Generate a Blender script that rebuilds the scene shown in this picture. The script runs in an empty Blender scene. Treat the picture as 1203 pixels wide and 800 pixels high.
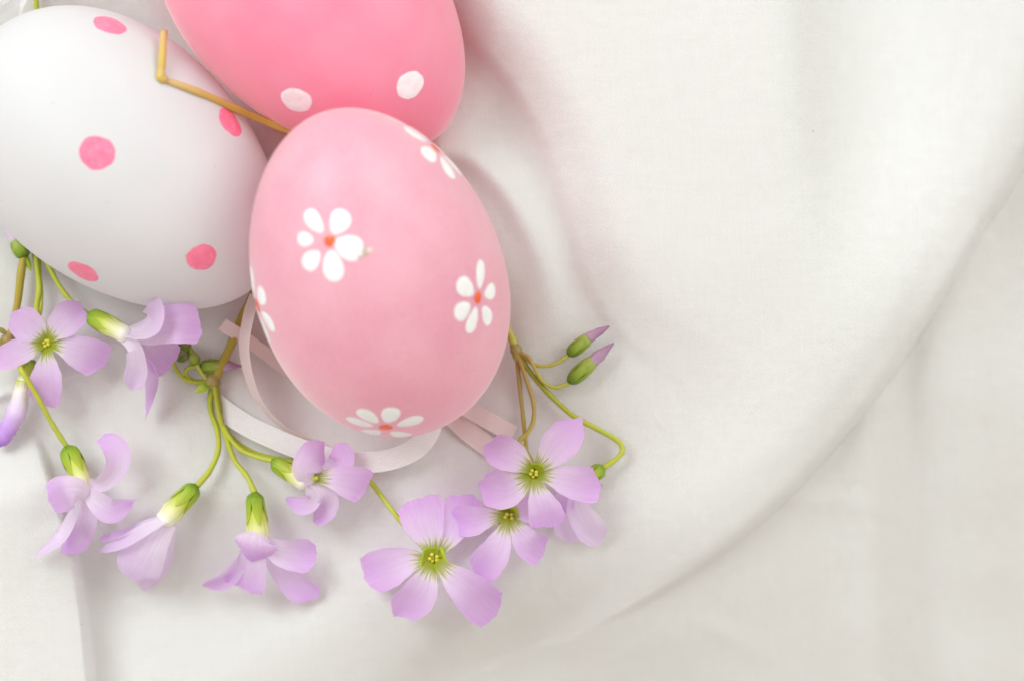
import bpy, bmesh, math, random
import numpy as np
from mathutils import Vector, Matrix
from mathutils.bvhtree import BVHTree

random.seed(7); rng = np.random.default_rng(7)
SC = 0.00015            # metres per photo pixel on the reference plane
DC, HR = 3333.0, 100.0  # camera distance / reference height, in those pixels

def P(u, v, h):
    """photo pixel + height above the table (pixels) -> metres"""
    f = (DC - (h - HR)) / DC
    return Vector(((u - 601.5) * f * SC, (400.0 - v) * f * SC, h * SC))

scene = bpy.context.scene
# ------------------------------------------------------------------ camera
cam = bpy.data.cameras.new('camera'); cam_o = bpy.data.objects.new('camera', cam)
scene.collection.objects.link(cam_o)
cam_o.location = (0, 0, (DC + HR) * SC)
cam.sensor_width = 36.0
cam.lens = 36.0 * DC / 1203.0
cam.clip_start = 0.02; cam.clip_end = 20.0
cam.dof.use_dof = True
cam.dof.focus_distance = (DC + HR - 140) * SC
cam.dof.aperture_fstop = 8.0
scene.camera = cam_o
# ------------------------------------------------------------------ light
w = bpy.data.worlds.new('World'); scene.world = w; w.use_nodes = True
bg = w.node_tree.nodes['Background']
bg.inputs[0].default_value = (1.0, 0.905, 0.825, 1); bg.inputs[1].default_value = 0.74

def area(name, loc, target, size, power, col):
    l = bpy.data.lights.new(name, 'AREA'); l.shape = 'RECTANGLE'
    l.size, l.size_y = size; l.energy = power; l.color = col
    o = bpy.data.objects.new(name, l); scene.collection.objects.link(o)
    o.location = loc
    o.rotation_euler = (Vector(target) - Vector(loc)).to_track_quat('-Z', 'Y').to_euler()
    return o
area('window_light', (0.74, 0.50, 0.74), (0, 0, 0.01), (0.7, 0.6), 5.2, (0.88, 0.99, 1.0))
area('softbox_light', (-0.58, 0.46, 0.80), (-0.06, 0, 0.01), (0.6, 0.5), 8.3, (0.89, 0.985, 1.0))
scene.view_settings.view_transform = 'Standard'
scene.view_settings.look = 'None'
scene.view_settings.gamma = 1.0
scene.view_settings.use_curve_mapping = False
scene.view_settings.exposure = 0.0
scene.cycles.max_bounces = 16; scene.cycles.diffuse_bounces = 10; scene.cycles.transmission_bounces = 10

# ------------------------------------------------------------------ helpers
def link(o, parent=None):
    scene.collection.objects.link(o)
    if parent is not None: o.parent = parent
    return o
def mesh_obj(name, verts, faces, mat, parent=None, uvs=None, smooth=True):
    me = bpy.data.meshes.new(name)
    me.from_pydata([tuple(v) for v in verts], [], faces)
    if smooth: me.polygons.foreach_set('use_smooth', [True] * len(me.polygons))
    if uvs is not None:
        lay = me.uv_layers.new(name='UVMap')
        idx = np.empty(len(me.loops), dtype=np.int32); me.loops.foreach_get('vertex_index', idx)
        lay.data.foreach_set('uv', np.asarray(uvs, dtype=np.float32)[idx].ravel())
    me.materials.append(mat); me.update()
    return link(bpy.data.objects.new(name, me), parent)
def tag(o, label=None, cat=None, group=None, kind=None):
    if label: o['label'] = label
    if cat: o['category'] = cat
    if group: o['group'] = group
    if kind: o['kind'] = kind
    return o
def cr(pts, n):
    """Catmull-Rom through points, n samples"""
    p = [np.array(q, float) for q in pts]
    if len(p) == 2: p = [p[0], (p[0] + p[1]) / 2, p[1]]
    p = [2 * p[0] - p[1]] + p + [2 * p[-1] - p[-2]]
    m = len(p) - 3; out = []
    for i in range(n):
        x = i / (n - 1) * m; k = min(int(x), m - 1); t = x - k
        a, b, c, d = p[k:k + 4]
        out.append(0.5 * ((2 * b) + (c - a) * t + (2 * a - 5 * b + 4 * c - d) * t * t + (3 * b - a - 3 * c + d) * t ** 3))
    return np.array(out)

# ------------------------------------------------------------------ materials
class NT:
    def __init__(s, name):
        s.m = bpy.data.materials.new(name); s.m.use_nodes = True
        s.t = s.m.node_tree; s.b = s.t.nodes['Principled BSDF']; s.out = s.t.nodes['Material Output']
    def n(s, typ, **kw):
        x = s.t.nodes.new(typ)
        for k, v in kw.items(): setattr(x, k, v)
        return x
    def l(s, a, b): s.t.links.new(a, b)
    def set(s, **kw):
        for k, v in kw.items(): s.b.inputs[k.replace('_', ' ')].default_value = v
    def math(s, op, a, b=None, c=None):
        x = s.n('ShaderNodeMath', operation=op)
        for i, q in enumerate((a, b, c)):
            if q is None: continue
            if isinstance(q, (int, float)): x.inputs[i].default_value = q
            else: s.l(q, x.inputs[i])
        return x.outputs[0]
    def noise(s, vec, scale, detail=2, rough=.5):
        x = s.n('ShaderNodeTexNoise'); x.inputs['Scale'].default_value = scale
        x.inputs['Detail'].default_value = detail; x.inputs['Roughness'].default_value = rough
        if vec is not None: s.l(vec, x.inputs['Vector'])
        return x.outputs[0]
    def ramp(s, fac, stops):
        x = s.n('ShaderNodeValToRGB'); e = x.color_ramp.elements
        while len(e) < len(stops): e.new(.5)
        for q, (p, c) in zip(e, stops): q.position = p; q.color = (*c, 1)
        s.l(fac, x.inputs[0]); return x.outputs[0]
    def mix(s, fac, a, b, mode='MIX'):
        x = s.n('ShaderNodeMix', data_type='RGBA', blend_type=mode)
        for i, q in ((0, fac), (6, a), (7, b)):
            if isinstance(q, tuple): x.inputs[i].default_value = (*q, 1) if len(q) == 3 else q
            elif isinstance(q, (int, float)): x.inputs[i].default_value = q
            else: s.l(q, x.inputs[i])
        return x.outputs[2]
    def bump(s, h, strength, dist):
        x = s.n('ShaderNodeBump'); x.inputs['Strength'].default_value = strength
        x.inputs['Distance'].default_value = dist
        s.l(h, x.inputs['Height']); s.l(x.outputs[0], s.b.inputs['Normal']); return x.outputs[0]
    def mapping(s, vec, scale=(1, 1, 1), rot=(0, 0, 0)):
        x = s.n('ShaderNodeMapping'); x.inputs['Scale'].default_value = scale; x.inputs['Rotation'].default_value = rot
        s.l(vec, x.inputs[0]); return x.outputs[0]
    def coord(s, which='Object'): return s.n('ShaderNodeTexCoord').outputs[which]
    def translucent(s, color, fac):
        tr = s.n('ShaderNodeBsdfTranslucent'); mx = s.n('ShaderNodeMixShader'); mx.inputs[0].default_value = fac
        if isinstance(color, tuple): tr.inputs[0].default_value = (*color, 1)
        else: s.l(color, tr.inputs[0])
        s.l(s.b.outputs[0], mx.inputs[1]); s.l(tr.outputs[0], mx.inputs[2]); s.l(mx.outputs[0], s.out.inputs[0])

def mat_cloth():
    k = NT('white_linen'); uv = k.coord('UV')
    # thread lattice: uv is laid out in millimetres along the sheet
    warp = k.noise(uv, .35, 3)
    wv = k.n('ShaderNodeVectorMath', operation='ADD')
    cmb = k.n('ShaderNodeCombineXYZ'); k.l(k.math('MULTIPLY', warp, .5), cmb.inputs[0]); k.l(k.math('MULTIPLY', k.noise(uv, .27, 3), .6), cmb.inputs[1])
    k.l(uv, wv.inputs[0]); k.l(cmb.outputs[0], wv.inputs[1])
    sx = k.n('ShaderNodeSeparateXYZ'); k.l(wv.outputs[0], sx.inputs[0])
    fr = 2 * math.pi / 0.42
    a = k.math('SINE', k.math('MULTIPLY', sx.outputs[0], fr)); b = k.math('SINE', k.math('MULTIPLY', sx.outputs[1], fr))
    weave = k.math('MULTIPLY', a, b)
    slubx = k.noise(k.mapping(uv, (2.2, .12, 1)), 1.0, 3); sluby = k.noise(k.mapping(uv, (.12, 2.2, 1)), 1.0, 3)
    slub = k.math('ADD', slubx, sluby)
    fuzz = k.noise(uv, 3.5, 4, .7)
    h = k.math('ADD', k.math('MULTIPLY', weave, 1.0), k.math('ADD', k.math('MULTIPLY', slub, .55), k.math('MULTIPLY', fuzz, .8)))
    h = k.math('ADD', h, k.math('MULTIPLY', k.noise(uv, .45, 4, .6), 2.6))
    k.bump(h, .72, .0002)
    col = k.ramp(k.math('MULTIPLY', slub, .5), [(.3, (.91, .905, .88)), (.7, (.945, .94, .92))])
    sp = k.n('ShaderNodeTexVoronoi', feature='F1'); sp.inputs['Scale'].default_value = .10
    k.l(uv, sp.inputs['Vector'])
    speck = k.ramp(sp.outputs['Distance'], [(.016, (.55, .45, .38)), (.028, (1, 1, 1))])
    col = k.mix(.5, col, speck, 'MULTIPLY')
    col = k.mix(.5, col, k.ramp(k.math('ADD', k.math('MULTIPLY', weave, .35), fuzz), [(.25, (.90, .895, .88)), (.75, (1, 1, 1))]), 'MULTIPLY')
    k.l(col, k.b.inputs['Base Color'])
    k.set(Roughness=.92, Specular_IOR_Level=.12, Sheen_Weight=.15, Sheen_Roughness=.5)
    return k.m

def mat_shell(name, c0, c1, glow, grain=.35, rough=.42, seam=None, sheen=.8):
    k = NT(name); ob = k.coord()
    f1 = k.noise(ob, 2600, 3, .65); f2 = k.noise(ob, 90, 3)
    f = k.math('ADD', k.math('MULTIPLY', f1, grain), k.math('MULTIPLY', f2, 1 - grain))
    col = k.ramp(f, [(.40, c0), (.60, c1)])
    if seam:
        sp = k.n('ShaderNodeSeparateXYZ'); k.l(ob, sp.inputs[0])
        d = k.math('ABSOLUTE', k.math('SUBTRACT', k.math('ADD', sp.outputs[2], k.math('MULTIPLY', k.noise(ob, 120, 2), .0006)), seam))
        col = k.mix(k.math('MULTIPLY', k.math('LESS_THAN', d, .00012), .35), col, (.95, .8, .82))
    # tiny scattered specks of dust and dye
    v = k.n('ShaderNodeTexVoronoi'); v.inputs['Scale'].default_value = 150; k.l(ob, v.inputs['Vector'])
    col = k.mix(k.math('MULTIPLY', k.math('LESS_THAN', v.outputs['Distance'], .022), .45), col, (.35, .18, .12))
    k.l(col, k.b.inputs['Base Color'])
    h = k.math('ADD', k.math('MULTIPLY', f1, .6), k.math('MULTIPLY', k.noise(ob, 420, 3), 1.0))
    k.bump(h, .2, .0002)
    k.set(Roughness=rough, Specular_IOR_Level=.42, Sheen_Weight=sheen, Sheen_Roughness=.45, Subsurface_Weight=.25, Subsurface_Scale=.0016)
    k.b.inputs['Subsurface Radius'].default_value = (1, .55, .5)
    k.translucent(glow, .27)
    return k.m

def mat_paint(name, c0, c1, rough=.35):
    k = NT(name); ob = k.coord()
    col = k.ramp(k.noise(ob, 650, 3), [(.35, c0), (.65, c1)])
    vo = k.n('ShaderNodeTexVoronoi'); vo.inputs['Scale'].default_value = 1100; k.l(ob, vo.inputs['Vector'])
    col = k.mix(k.math('MULTIPLY', k.math('LESS_THAN', vo.outputs['Distance'], .16), .35), col, (1.0, .75, .8))
    k.l(col, k.b.inputs['Base Color']); k.bump(k.noise(ob, 520, 4), .6, .0004)
    k.set(Roughness=rough, Specular_IOR_Level=.4); return k.m

def mat_petal(name, base, tip, throat, back=.48):
    """UV: x across (0..1), y along (0 base .. 1 tip)"""
    k = NT(name); uv = k.coord('UV'); sp = k.n('ShaderNodeSeparateXYZ'); k.l(uv, sp.inputs[0])
    oi = k.n('ShaderNodeObjectInfo')
    vein = k.noise(k.mapping(uv, (30, 1.3, 1)), 1.0, 4, .65)
    sh = k.n('ShaderNodeVectorMath', operation='ADD'); k.l(uv, sh.inputs[0])
    cm = k.n('ShaderNodeCombineXYZ'); k.l(k.math('MULTIPLY', oi.outputs['Random'], 9), cm.inputs[0]); k.l(cm.outputs[0], sh.inputs[1])
    blotch = k.noise(sh.outputs[0], 2.6, 3)
    y = k.math('ADD', sp.outputs[1], k.math('MULTIPLY', k.math('SUBTRACT', vein, .5), .26))
    y2 = k.math('ADD', y, k.math('MULTIPLY', k.math('SUBTRACT', blotch, .5), .5))
    col = k.ramp(y2, [(.12, base), (.55, tuple((a + b) / 2 for a, b in zip(base, tip))), (.95, tip)])
    dk = k.ramp(vein, [(.35, (.80, .68, .86)), (.60, (1, 1, 1))])
    col = k.mix(.6, col, dk, 'MULTIPLY')
    if throat:
        f = k.ramp(sp.outputs[1], [(.14, (1, 1, 1)), (.36, (0, 0, 0))])
        col = k.mix(k.math('MULTIPLY', f, .85), col, (.90, .88, .72))
        st = k.noise(k.mapping(uv, (20, .7, 1)), 1.0, 2)
        yt = k.math('ADD', sp.outputs[1], k.math('MULTIPLY', k.math('SUBTRACT', st, .5), .75))
        f = k.ramp(yt, [(.17, (1, 1, 1)), (.25, (0, 0, 0))])
        col = k.mix(f, col, (.40, .50, .02))
    k.l(col, k.b.inputs['Base Color'])
    hh = k.math('ADD', vein, k.math('MULTIPLY', k.noise(k.coord(), 500, 3), .6))
    nb = k.bump(hh, .35, .00025)
    k.set(Roughness=.55, Specular_IOR_Level=.22, Sheen_Weight=.1)
    k.translucent(k.mix(.55, col, tip), back)
    return k.m

def mat_green(name, stops, streak=18, rough=.45):
    """UV: x around, y along"""
    k = NT(name); uv = k.coord('UV'); sp = k.n('ShaderNodeSeparateXYZ'); k.l(uv, sp.inputs[0])
    st = k.noise(k.mapping(uv, (streak, .8, 1)), 1.0, 3)
    y = k.math('ADD', sp.outputs[1], k.math('MULTIPLY', k.math('SUBTRACT', st, .5), .28))
    col = k.ramp(y, stops)
    col = k.mix(.35, col, k.ramp(st, [(.35, (.6, .62, .45)), (.65, (1, 1, 1))]), 'MULTIPLY')
    k.l(col, k.b.inputs['Base Color']); k.bump(st, .3, .0002)
    k.set(Roughness=rough, Specular_IOR_Level=.35, Subsurface_Weight=.2, Subsurface_Scale=.0008)
    return k.m

def mat_ribbon(name, c0, c1):
    k = NT(name); uv = k.coord('UV')
    sp = k.n('ShaderNodeSeparateXYZ'); k.l(uv, sp.inputs[0])
    br = k.n('ShaderNodeTexBrick'); br.inputs['Scale'].default_value = 1.0
    br.inputs['Mortar Size'].default_value = .06; br.inputs['Brick Width'].default_value = 1.1; br.inputs['Row Height'].default_value = .42
    br.inputs['Color1'].default_value = (1, 1, 1, 1); br.inputs['Color2'].default_value = (.7, .7, .7, 1); br.inputs['Mortar'].default_value = (.15, .15, .15, 1)
    k.l(k.mapping(uv, (1.3, 4.4, 1), (0, 0, 0)), br.inputs['Vector'])
    edge = k.math('GREATER_THAN', k.math('ABSOLUTE', k.math('SUBTRACT', sp.outputs[1], .5)), .44)
    h = k.math('ADD', br.outputs['Color'], k.math('MULTIPLY', edge, 1.2))
    k.bump(h, .8, .0002)
    col = k.mix(k.math('MULTIPLY', edge, .5), k.mix(.22, c0, br.outputs['Color'], 'MULTIPLY'), c1)
    k.l(col, k.b.inputs['Base Color'])
    k.set(Roughness=.32, Specular_IOR_Level=.7, Sheen_Weight=.2)
    k.translucent(c0, .22)
    return k.m

M = {}
M['cloth'] = mat_cloth()
M['pale_pink'] = mat_shell('pale_pink_shell', (.85, .43, .555), (.92, .56, .67), (1.0, .44, .50), .55, .36)
M['hot_pink'] = mat_shell('hot_pink_shell', (.965, .34, .50), (.98, .40, .56), (1.0, .20, .28), .25, .36)
M['white_shell'] = mat_shell('white_shell', (.755, .765, .785), (.78, .79, .805), (.98, .94, .92), .3, .62, sheen=.05)
M['pink_paint'] = mat_paint('pink_paint', (.93, .19, .32), (.95, .24, .38))
M['white_paint'] = mat_paint('white_paint', (.86, .86, .86), (.92, .92, .92))
M['milky_paint'] = mat_paint('milky_paint', (.93, .82, .86), (.96, .93, .95))
M['orange_paint'] = mat_paint('orange_paint', (.82, .10, .03), (.88, .16, .05))
M['chip'] = mat_paint('bare_shell', (.22, .13, .10), (.86, .76, .66), .7)
LIL0, LIL1 = (.95, .86, .97), (.84, .54, .94)
M['petal'] = mat_petal('lilac_petal', LIL0, LIL1, True)
M['petal_side'] = mat_petal('lilac_petal_side', (.94, .91, .93), (.83, .535, .94), False)
M['petal_pale'] = mat_petal('pale_lilac_petal', (.95, .92, .96), (.90, .74, .96), False)
M['calyx'] = mat_green('calyx_green', [(.0, (.14, .27, .015)), (.30, (.36, .50, .03)), (.58, (.58, .64, .09)), (.80, (.80, .80, .45)), (1, (.90, .86, .82))])
M['sepal'] = mat_green('sepal_green', [(.0, (.13, .26, .012)), (.5, (.33, .47, .03)), (1, (.50, .56, .06))], 6)
M['bud'] = mat_green('bud_green', [(.0, (.08, .17, .012)), (.5, (.26, .38, .03)), (1, (.42, .46, .12))], 10)
M['bud_tip'] = mat_green('bud_tip_purple', [(.0, (.60, .52, .46)), (.3, (.50, .33, .47)), (1, (.34, .18, .32))], 10)
M['wilt'] = mat_green('wilted_petal', [(.0, (.55, .58, .12)), (.12, (.84, .82, .70)), (.32, (.78, .66, .82)), (.6, (.56, .33, .76)), (1, (.40, .16, .64))], 9)
M['dark_bud'] = mat_green('dark_bud_green', [(.0, (.06, .12, .015)), (.6, (.14, .20, .03)), (1, (.34, .28, .20))], 8)
M['pedicel'] = mat_green('pedicel_green', [(.0, (.34, .36, .03)), (.4, (.48, .52, .05)), (1, (.50, .55, .07))], 4)
M['pedicel_brown'] = mat_green('pedicel_brown', [(.0, (.44, .27, .09)), (.5, (.50, .42, .10)), (1, (.48, .52, .07))], 4)
M['stem'] = mat_green('stem_olive', [(.0, (.44, .33, .05)), (.5, (.42, .33, .045)), (1, (.40, .31, .04))], 4)
M['dry_stem'] = mat_green('dry_stem', [(.0, (.66, .47, .22)), (.35, (.66, .47, .13)), (.6, (.60, .44, .10)), (1, (.64, .44, .12))], 14)
M['node'] = mat_green('node_brown', [(.0, (.34, .24, .10)), (1, (.38, .33, .08))], 6)
M['throat'] = mat_green('throat_green', [(.0, (.42, .52, .02)), (.5, (.46, .56, .02)), (1, (.50, .58, .05))], 22)
M['stamen'] = mat_paint('stamen_yellow', (.55, .52, .04), (.68, .58, .08), .6)
M['ribbon'] = mat_ribbon('white_satin', (.96, .955, .945), (.98, .975, .97))
M['ribbon_pink_bounce'] = mat_ribbon('satin_painted_bounce', (.95, .78, .76), (.97, .90, .88))  # white satin with the pink light reflected off the egg painted into its colour

# ------------------------------------------------------------------ eggs
def egg_frame(u, v, h, a, b, k, th, tilt):
    f = (DC - (h - HR)) / DC
    ax = Vector((math.cos(th) * math.cos(tilt), -math.sin(th) * math.cos(tilt), math.sin(tilt)))
    return dict(c=P(u, v, h), a=a * f * SC, b=b * f * SC, k=k, ax=ax)
T1 = math.radians(31)
EG = [egg_frame(443, 320.5, 223, 210, 147.4, .077 / math.cos(T1), -1.876, T1),
      egg_frame(143.7, 191.7, 149, 213, 148, .096, .702, math.radians(-8)),
      egg_frame(368.6, 0, 149, 217, 146, .092, .814, math.radians(-8))]
def build_egg(name, e, mat, label):
    nu, nv = 128, 96
    V = [(0, 0, e['a'])]; F = []
    for i in range(1, nv):
        q = math.pi * i / nv; t = math.cos(q); r = e['b'] * math.sin(q) * (1 - e['k'] * t)
        for j in range(nu):
            ph = 2 * math.pi * j / nu
            V.append((r * math.cos(ph), r * math.sin(ph), e['a'] * t))
    V.append((0, 0, -e['a'])); L = len(V) - 1
    for j in range(nu):
        F.append((0, 1 + j, 1 + (j + 1) % nu)); 
        s = 1 + (nv - 2) * nu
        F.append((L, s + (j + 1) % nu, s + j))
    for i in range(nv - 2):
        for j in range(nu):
            p = 1 + i * nu
            F.append((p + j, p + nu + j, p + nu + (j + 1) % nu, p + (j + 1) % nu))
    o = mesh_obj(name, V, F, mat)
    o.matrix_world = Matrix.Translation(e['c']) @ e['ax'].to_track_quat('Z', 'Y').to_matrix().to_4x4()
    tag(o, label, 'egg', 'painted Easter eggs')
    mw = o.matrix_world
    e['bvh'] = BVHTree.FromPolygons([mw @ Vector(v) for v in V], F)
    e['obj'] = o; e['inv'] = mw.inverted()
    return o
build_egg('painted_egg', EG[0], M['pale_pink'], 'pale pink egg painted with small white daisies, leaning on the other two eggs')
build_egg('painted_egg', EG[1], M['white_shell'], 'white egg painted with round pink dots')
build_egg('painted_egg', EG[2], M['hot_pink'], 'bright pink egg painted with round white dots')

CAMP = Vector((0, 0, (DC + HR) * SC))
def hit(e, u, v):
    d = (P(u, v, 0) - CAMP).normalized()
    return e['bvh'].ray_cast(CAMP, d)[:2]
def frame_at(e, u, v):
    p, n = hit(e, u, v)
    if p is None: raise RuntimeError('miss %s %s' % (u, v))
    t1 = (Vector((1, 0, 0)) - n * n.x)
    t1.normalize(); return p, n, t1, n.cross(t1)
def patch(e, name, p0, t1, t2, outline, mat, off=.45, rings=5, dip=0):
    """outline: (a, b) tangent offsets in pixels; the patch hugs the egg like a coat of paint"""
    V = []; F = []; m = len(outline)
    def put(a, b, o):
        q = p0 + t1 * (a * SC) + t2 * (b * SC)
        l, nn, _, _ = e['bvh'].find_nearest(q)
        V.append(e['inv'] @ (l + nn * (o * SC)))
    ca = sum(a for a, b in outline) / m; cb = sum(b for a, b in outline) / m
    put(ca, cb, off * (1 - dip))
    for r in range(1, rings + 1):
        f = r / rings
        for a, b in outline:
            put(ca + (a - ca) * f, cb + (b - cb) * f, off * ((1 - f ** 6) * .8 + .2) * (1 - dip * max(0, 1 - f * 3)))
    for j in range(m): F.append((0, 1 + j, 1 + (j + 1) % m))
    for r in range(rings - 1):
        for j in range(m):
            s = 1 + r * m; F.append((s + j, s + m + j, s + m + (j + 1) % m, s + (j + 1) % m))
    return mesh_obj(name, V, F, mat, e['obj'])
def blob(r, wob=.035, n=40, sx=1, sy=1, rot=0):
    ph = [random.uniform(0, 6.28) for _ in range(4)]; out = []
    for i in range(n):
        t = 2 * math.pi * i / n
        q = r * (1 + wob * (math.sin(2 * t + ph[0]) + .7 * math.sin(3 * t + ph[1]) + .5 * math.sin(5 * t + ph[2]) + .35 * math.sin(9 * t + ph[3])))
        x, y = q * math.cos(t) * sx, q * math.sin(t) * sy
        out.append((x * math.cos(rot) - y * math.sin(rot), x * math.sin(rot) + y * math.cos(rot)))
    return out
def dot(e, u, v, r, mat, **kw):
    p, n, t1, t2 = frame_at(e, u, v); patch(e, 'painted_dot', p, t1, t2, blob(r, **kw), mat, dip=.25)
for u, v, r in ((114, 180, 19.5), (129, 29, 19.5), (271, 143.5, 19), (237, 303, 17.5), (97.5, 320, 19)):
    dot(EG[1], u, v, r, M['pink_paint'])
for u, v, r in ((348, 118.5, 18.5), (482, 100.5, 17)):
    dot(EG[2], u, v, r, M['milky_paint'])
def drop(dx, dy, ln, wd, n=28):
    """teardrop pointing back at the daisy centre; centre of the drop at (dx, dy)"""
    a = math.atan2(dy, dx); out = []
    for i in range(n):
        t = 2 * math.pi * i / n
        x = math.cos(t) * ln / 2; y = math.sin(t) * wd / 2 * (.94 + .26 * math.cos(t))
        x += random.uniform(-.25, .25); y += random.uniform(-.25, .25)
        out.append((dx + x * math.cos(a) - y * math.sin(a), dy + x * math.sin(a) + y * math.cos(a)))
    return out
def daisy(e, u, v, petals, rc=6.5):
    p, n, t1, t2 = frame_at(e, u, v)
    for q in petals:
        if q[0] == 'px':           # pixel position of the petal centre, its length and width
            _, pu, pv, ln, wd = q
            hp, _ = hit(e, pu, pv); d = (hp - p) / SC
            dx, dy = d.dot(t1), d.dot(t2)
        else:                      # angle, distance, length, width on the shell
            _, an, ds, ln, wd = q
            dx, dy = ds * math.cos(math.radians(an)), ds * math.sin(math.radians(an))
        patch(e, 'painted_petal', p, t1, t2, drop(dx, dy, ln, wd), M['white_paint'], .6)
    patch(e, 'painted_centre', p, t1, t2, blob(rc, .04, 24), M['orange_paint'], .9)
E1 = EG[0]
daisy(E1, 387.5, 283.5, [('px', 368.5, 260, 31, 19), ('px', 399, 261, 29, 24), ('px', 358, 281.5, 21, 17), ('px', 410, 291, 34, 29), ('px', 365.5, 306, 28, 21), ('px', 391, 313, 35, 25)])
daisy(E1, 561.5, 350, [('px', 564.5, 322, 33, 17), ('px', 576, 343, 25, 19), ('px', 572, 370.5, 28, 18), ('px', 555, 377, 31, 18), ('px', 543, 365.5, 25, 23), ('px', 547, 338, 30, 22)])
daisy(E1, 511.5, 174.5, [('an', a, 30, 33, 23) for a in (20, 80, 140, 200, 262, 318)], 7.5)
daisy(E1, 302.5, 359, [('an', a, 30, 33, 22) for a in (8, 66, 130, 190, 248, 305)], 8)
daisy(E1, 453, 502, [('an', a, 31, 34, 23) for a in (22, 78, 128, 175, 235, 300)], 8)
p, n, t1, t2 = frame_at(E1, 430, 297)
patch(E1, 'paint_chip', p, t1, t2, [(a * 1.35, b * 1.35) for a, b in ((-8, -5), (-3, -4), (1, -1), (6, 1), (5, 4), (2, 3), (0, 5), (-3, 2), (-6, -2))], M['chip'], 1.4, 3)

# ------------------------------------------------------------------ cloth
def sdist(pts, U, V, n=90):
    """signed distance (px; positive to the right of the walking direction on the photo) and parameter 0..1"""
    c = cr(pts, n); best = np.full(U.shape, 1e12); sg = np.zeros(U.shape); tt = np.zeros(U.shape)
    for i in range(n - 1):
        a, b = c[i], c[i + 1]; d = b - a; L2 = (d ** 2).sum() + 1e-9
        t = np.clip(((U - a[0]) * d[0] + (V - a[1]) * d[1]) / L2, 0, 1)
        dx = U - a[0] - t * d[0]; dy = V - a[1] - t * d[1]; q = dx * dx + dy * dy
        m = q < best
        best = np.where(m, q, best); sg = np.where(m, np.sign(d[0] * dy - d[1] * dx), sg); tt = np.where(m, (i + t) / (n - 1), tt)
    return np.sqrt(best) * sg, tt
def ss(a, b, x):
    t = np.clip((x - a) / (b - a), 0, 1); return t * t * (3 - 2 * t)
def gs(x, w): return np.exp(-(x / w) ** 2)
EDGE = [(1420, -330), (1300, -30), (1203, 190), (1155, 270), (1110, 345), (1040, 450), (950, 558), (860, 640), (740, 716), (640, 762), (540, 800), (430, 850)]
def hills(U, V, seed, sc, amp):
    r = np.random.default_rng(seed); z = np.zeros(U.shape)
    for i in range(9):
        a = r.uniform(0, 6.28); f = r.uniform(.5, 1.5) / sc; z += np.sin((U * math.cos(a) + V * math.sin(a)) * f + r.uniform(0, 6.28)) / 3
    return z * amp
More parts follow.
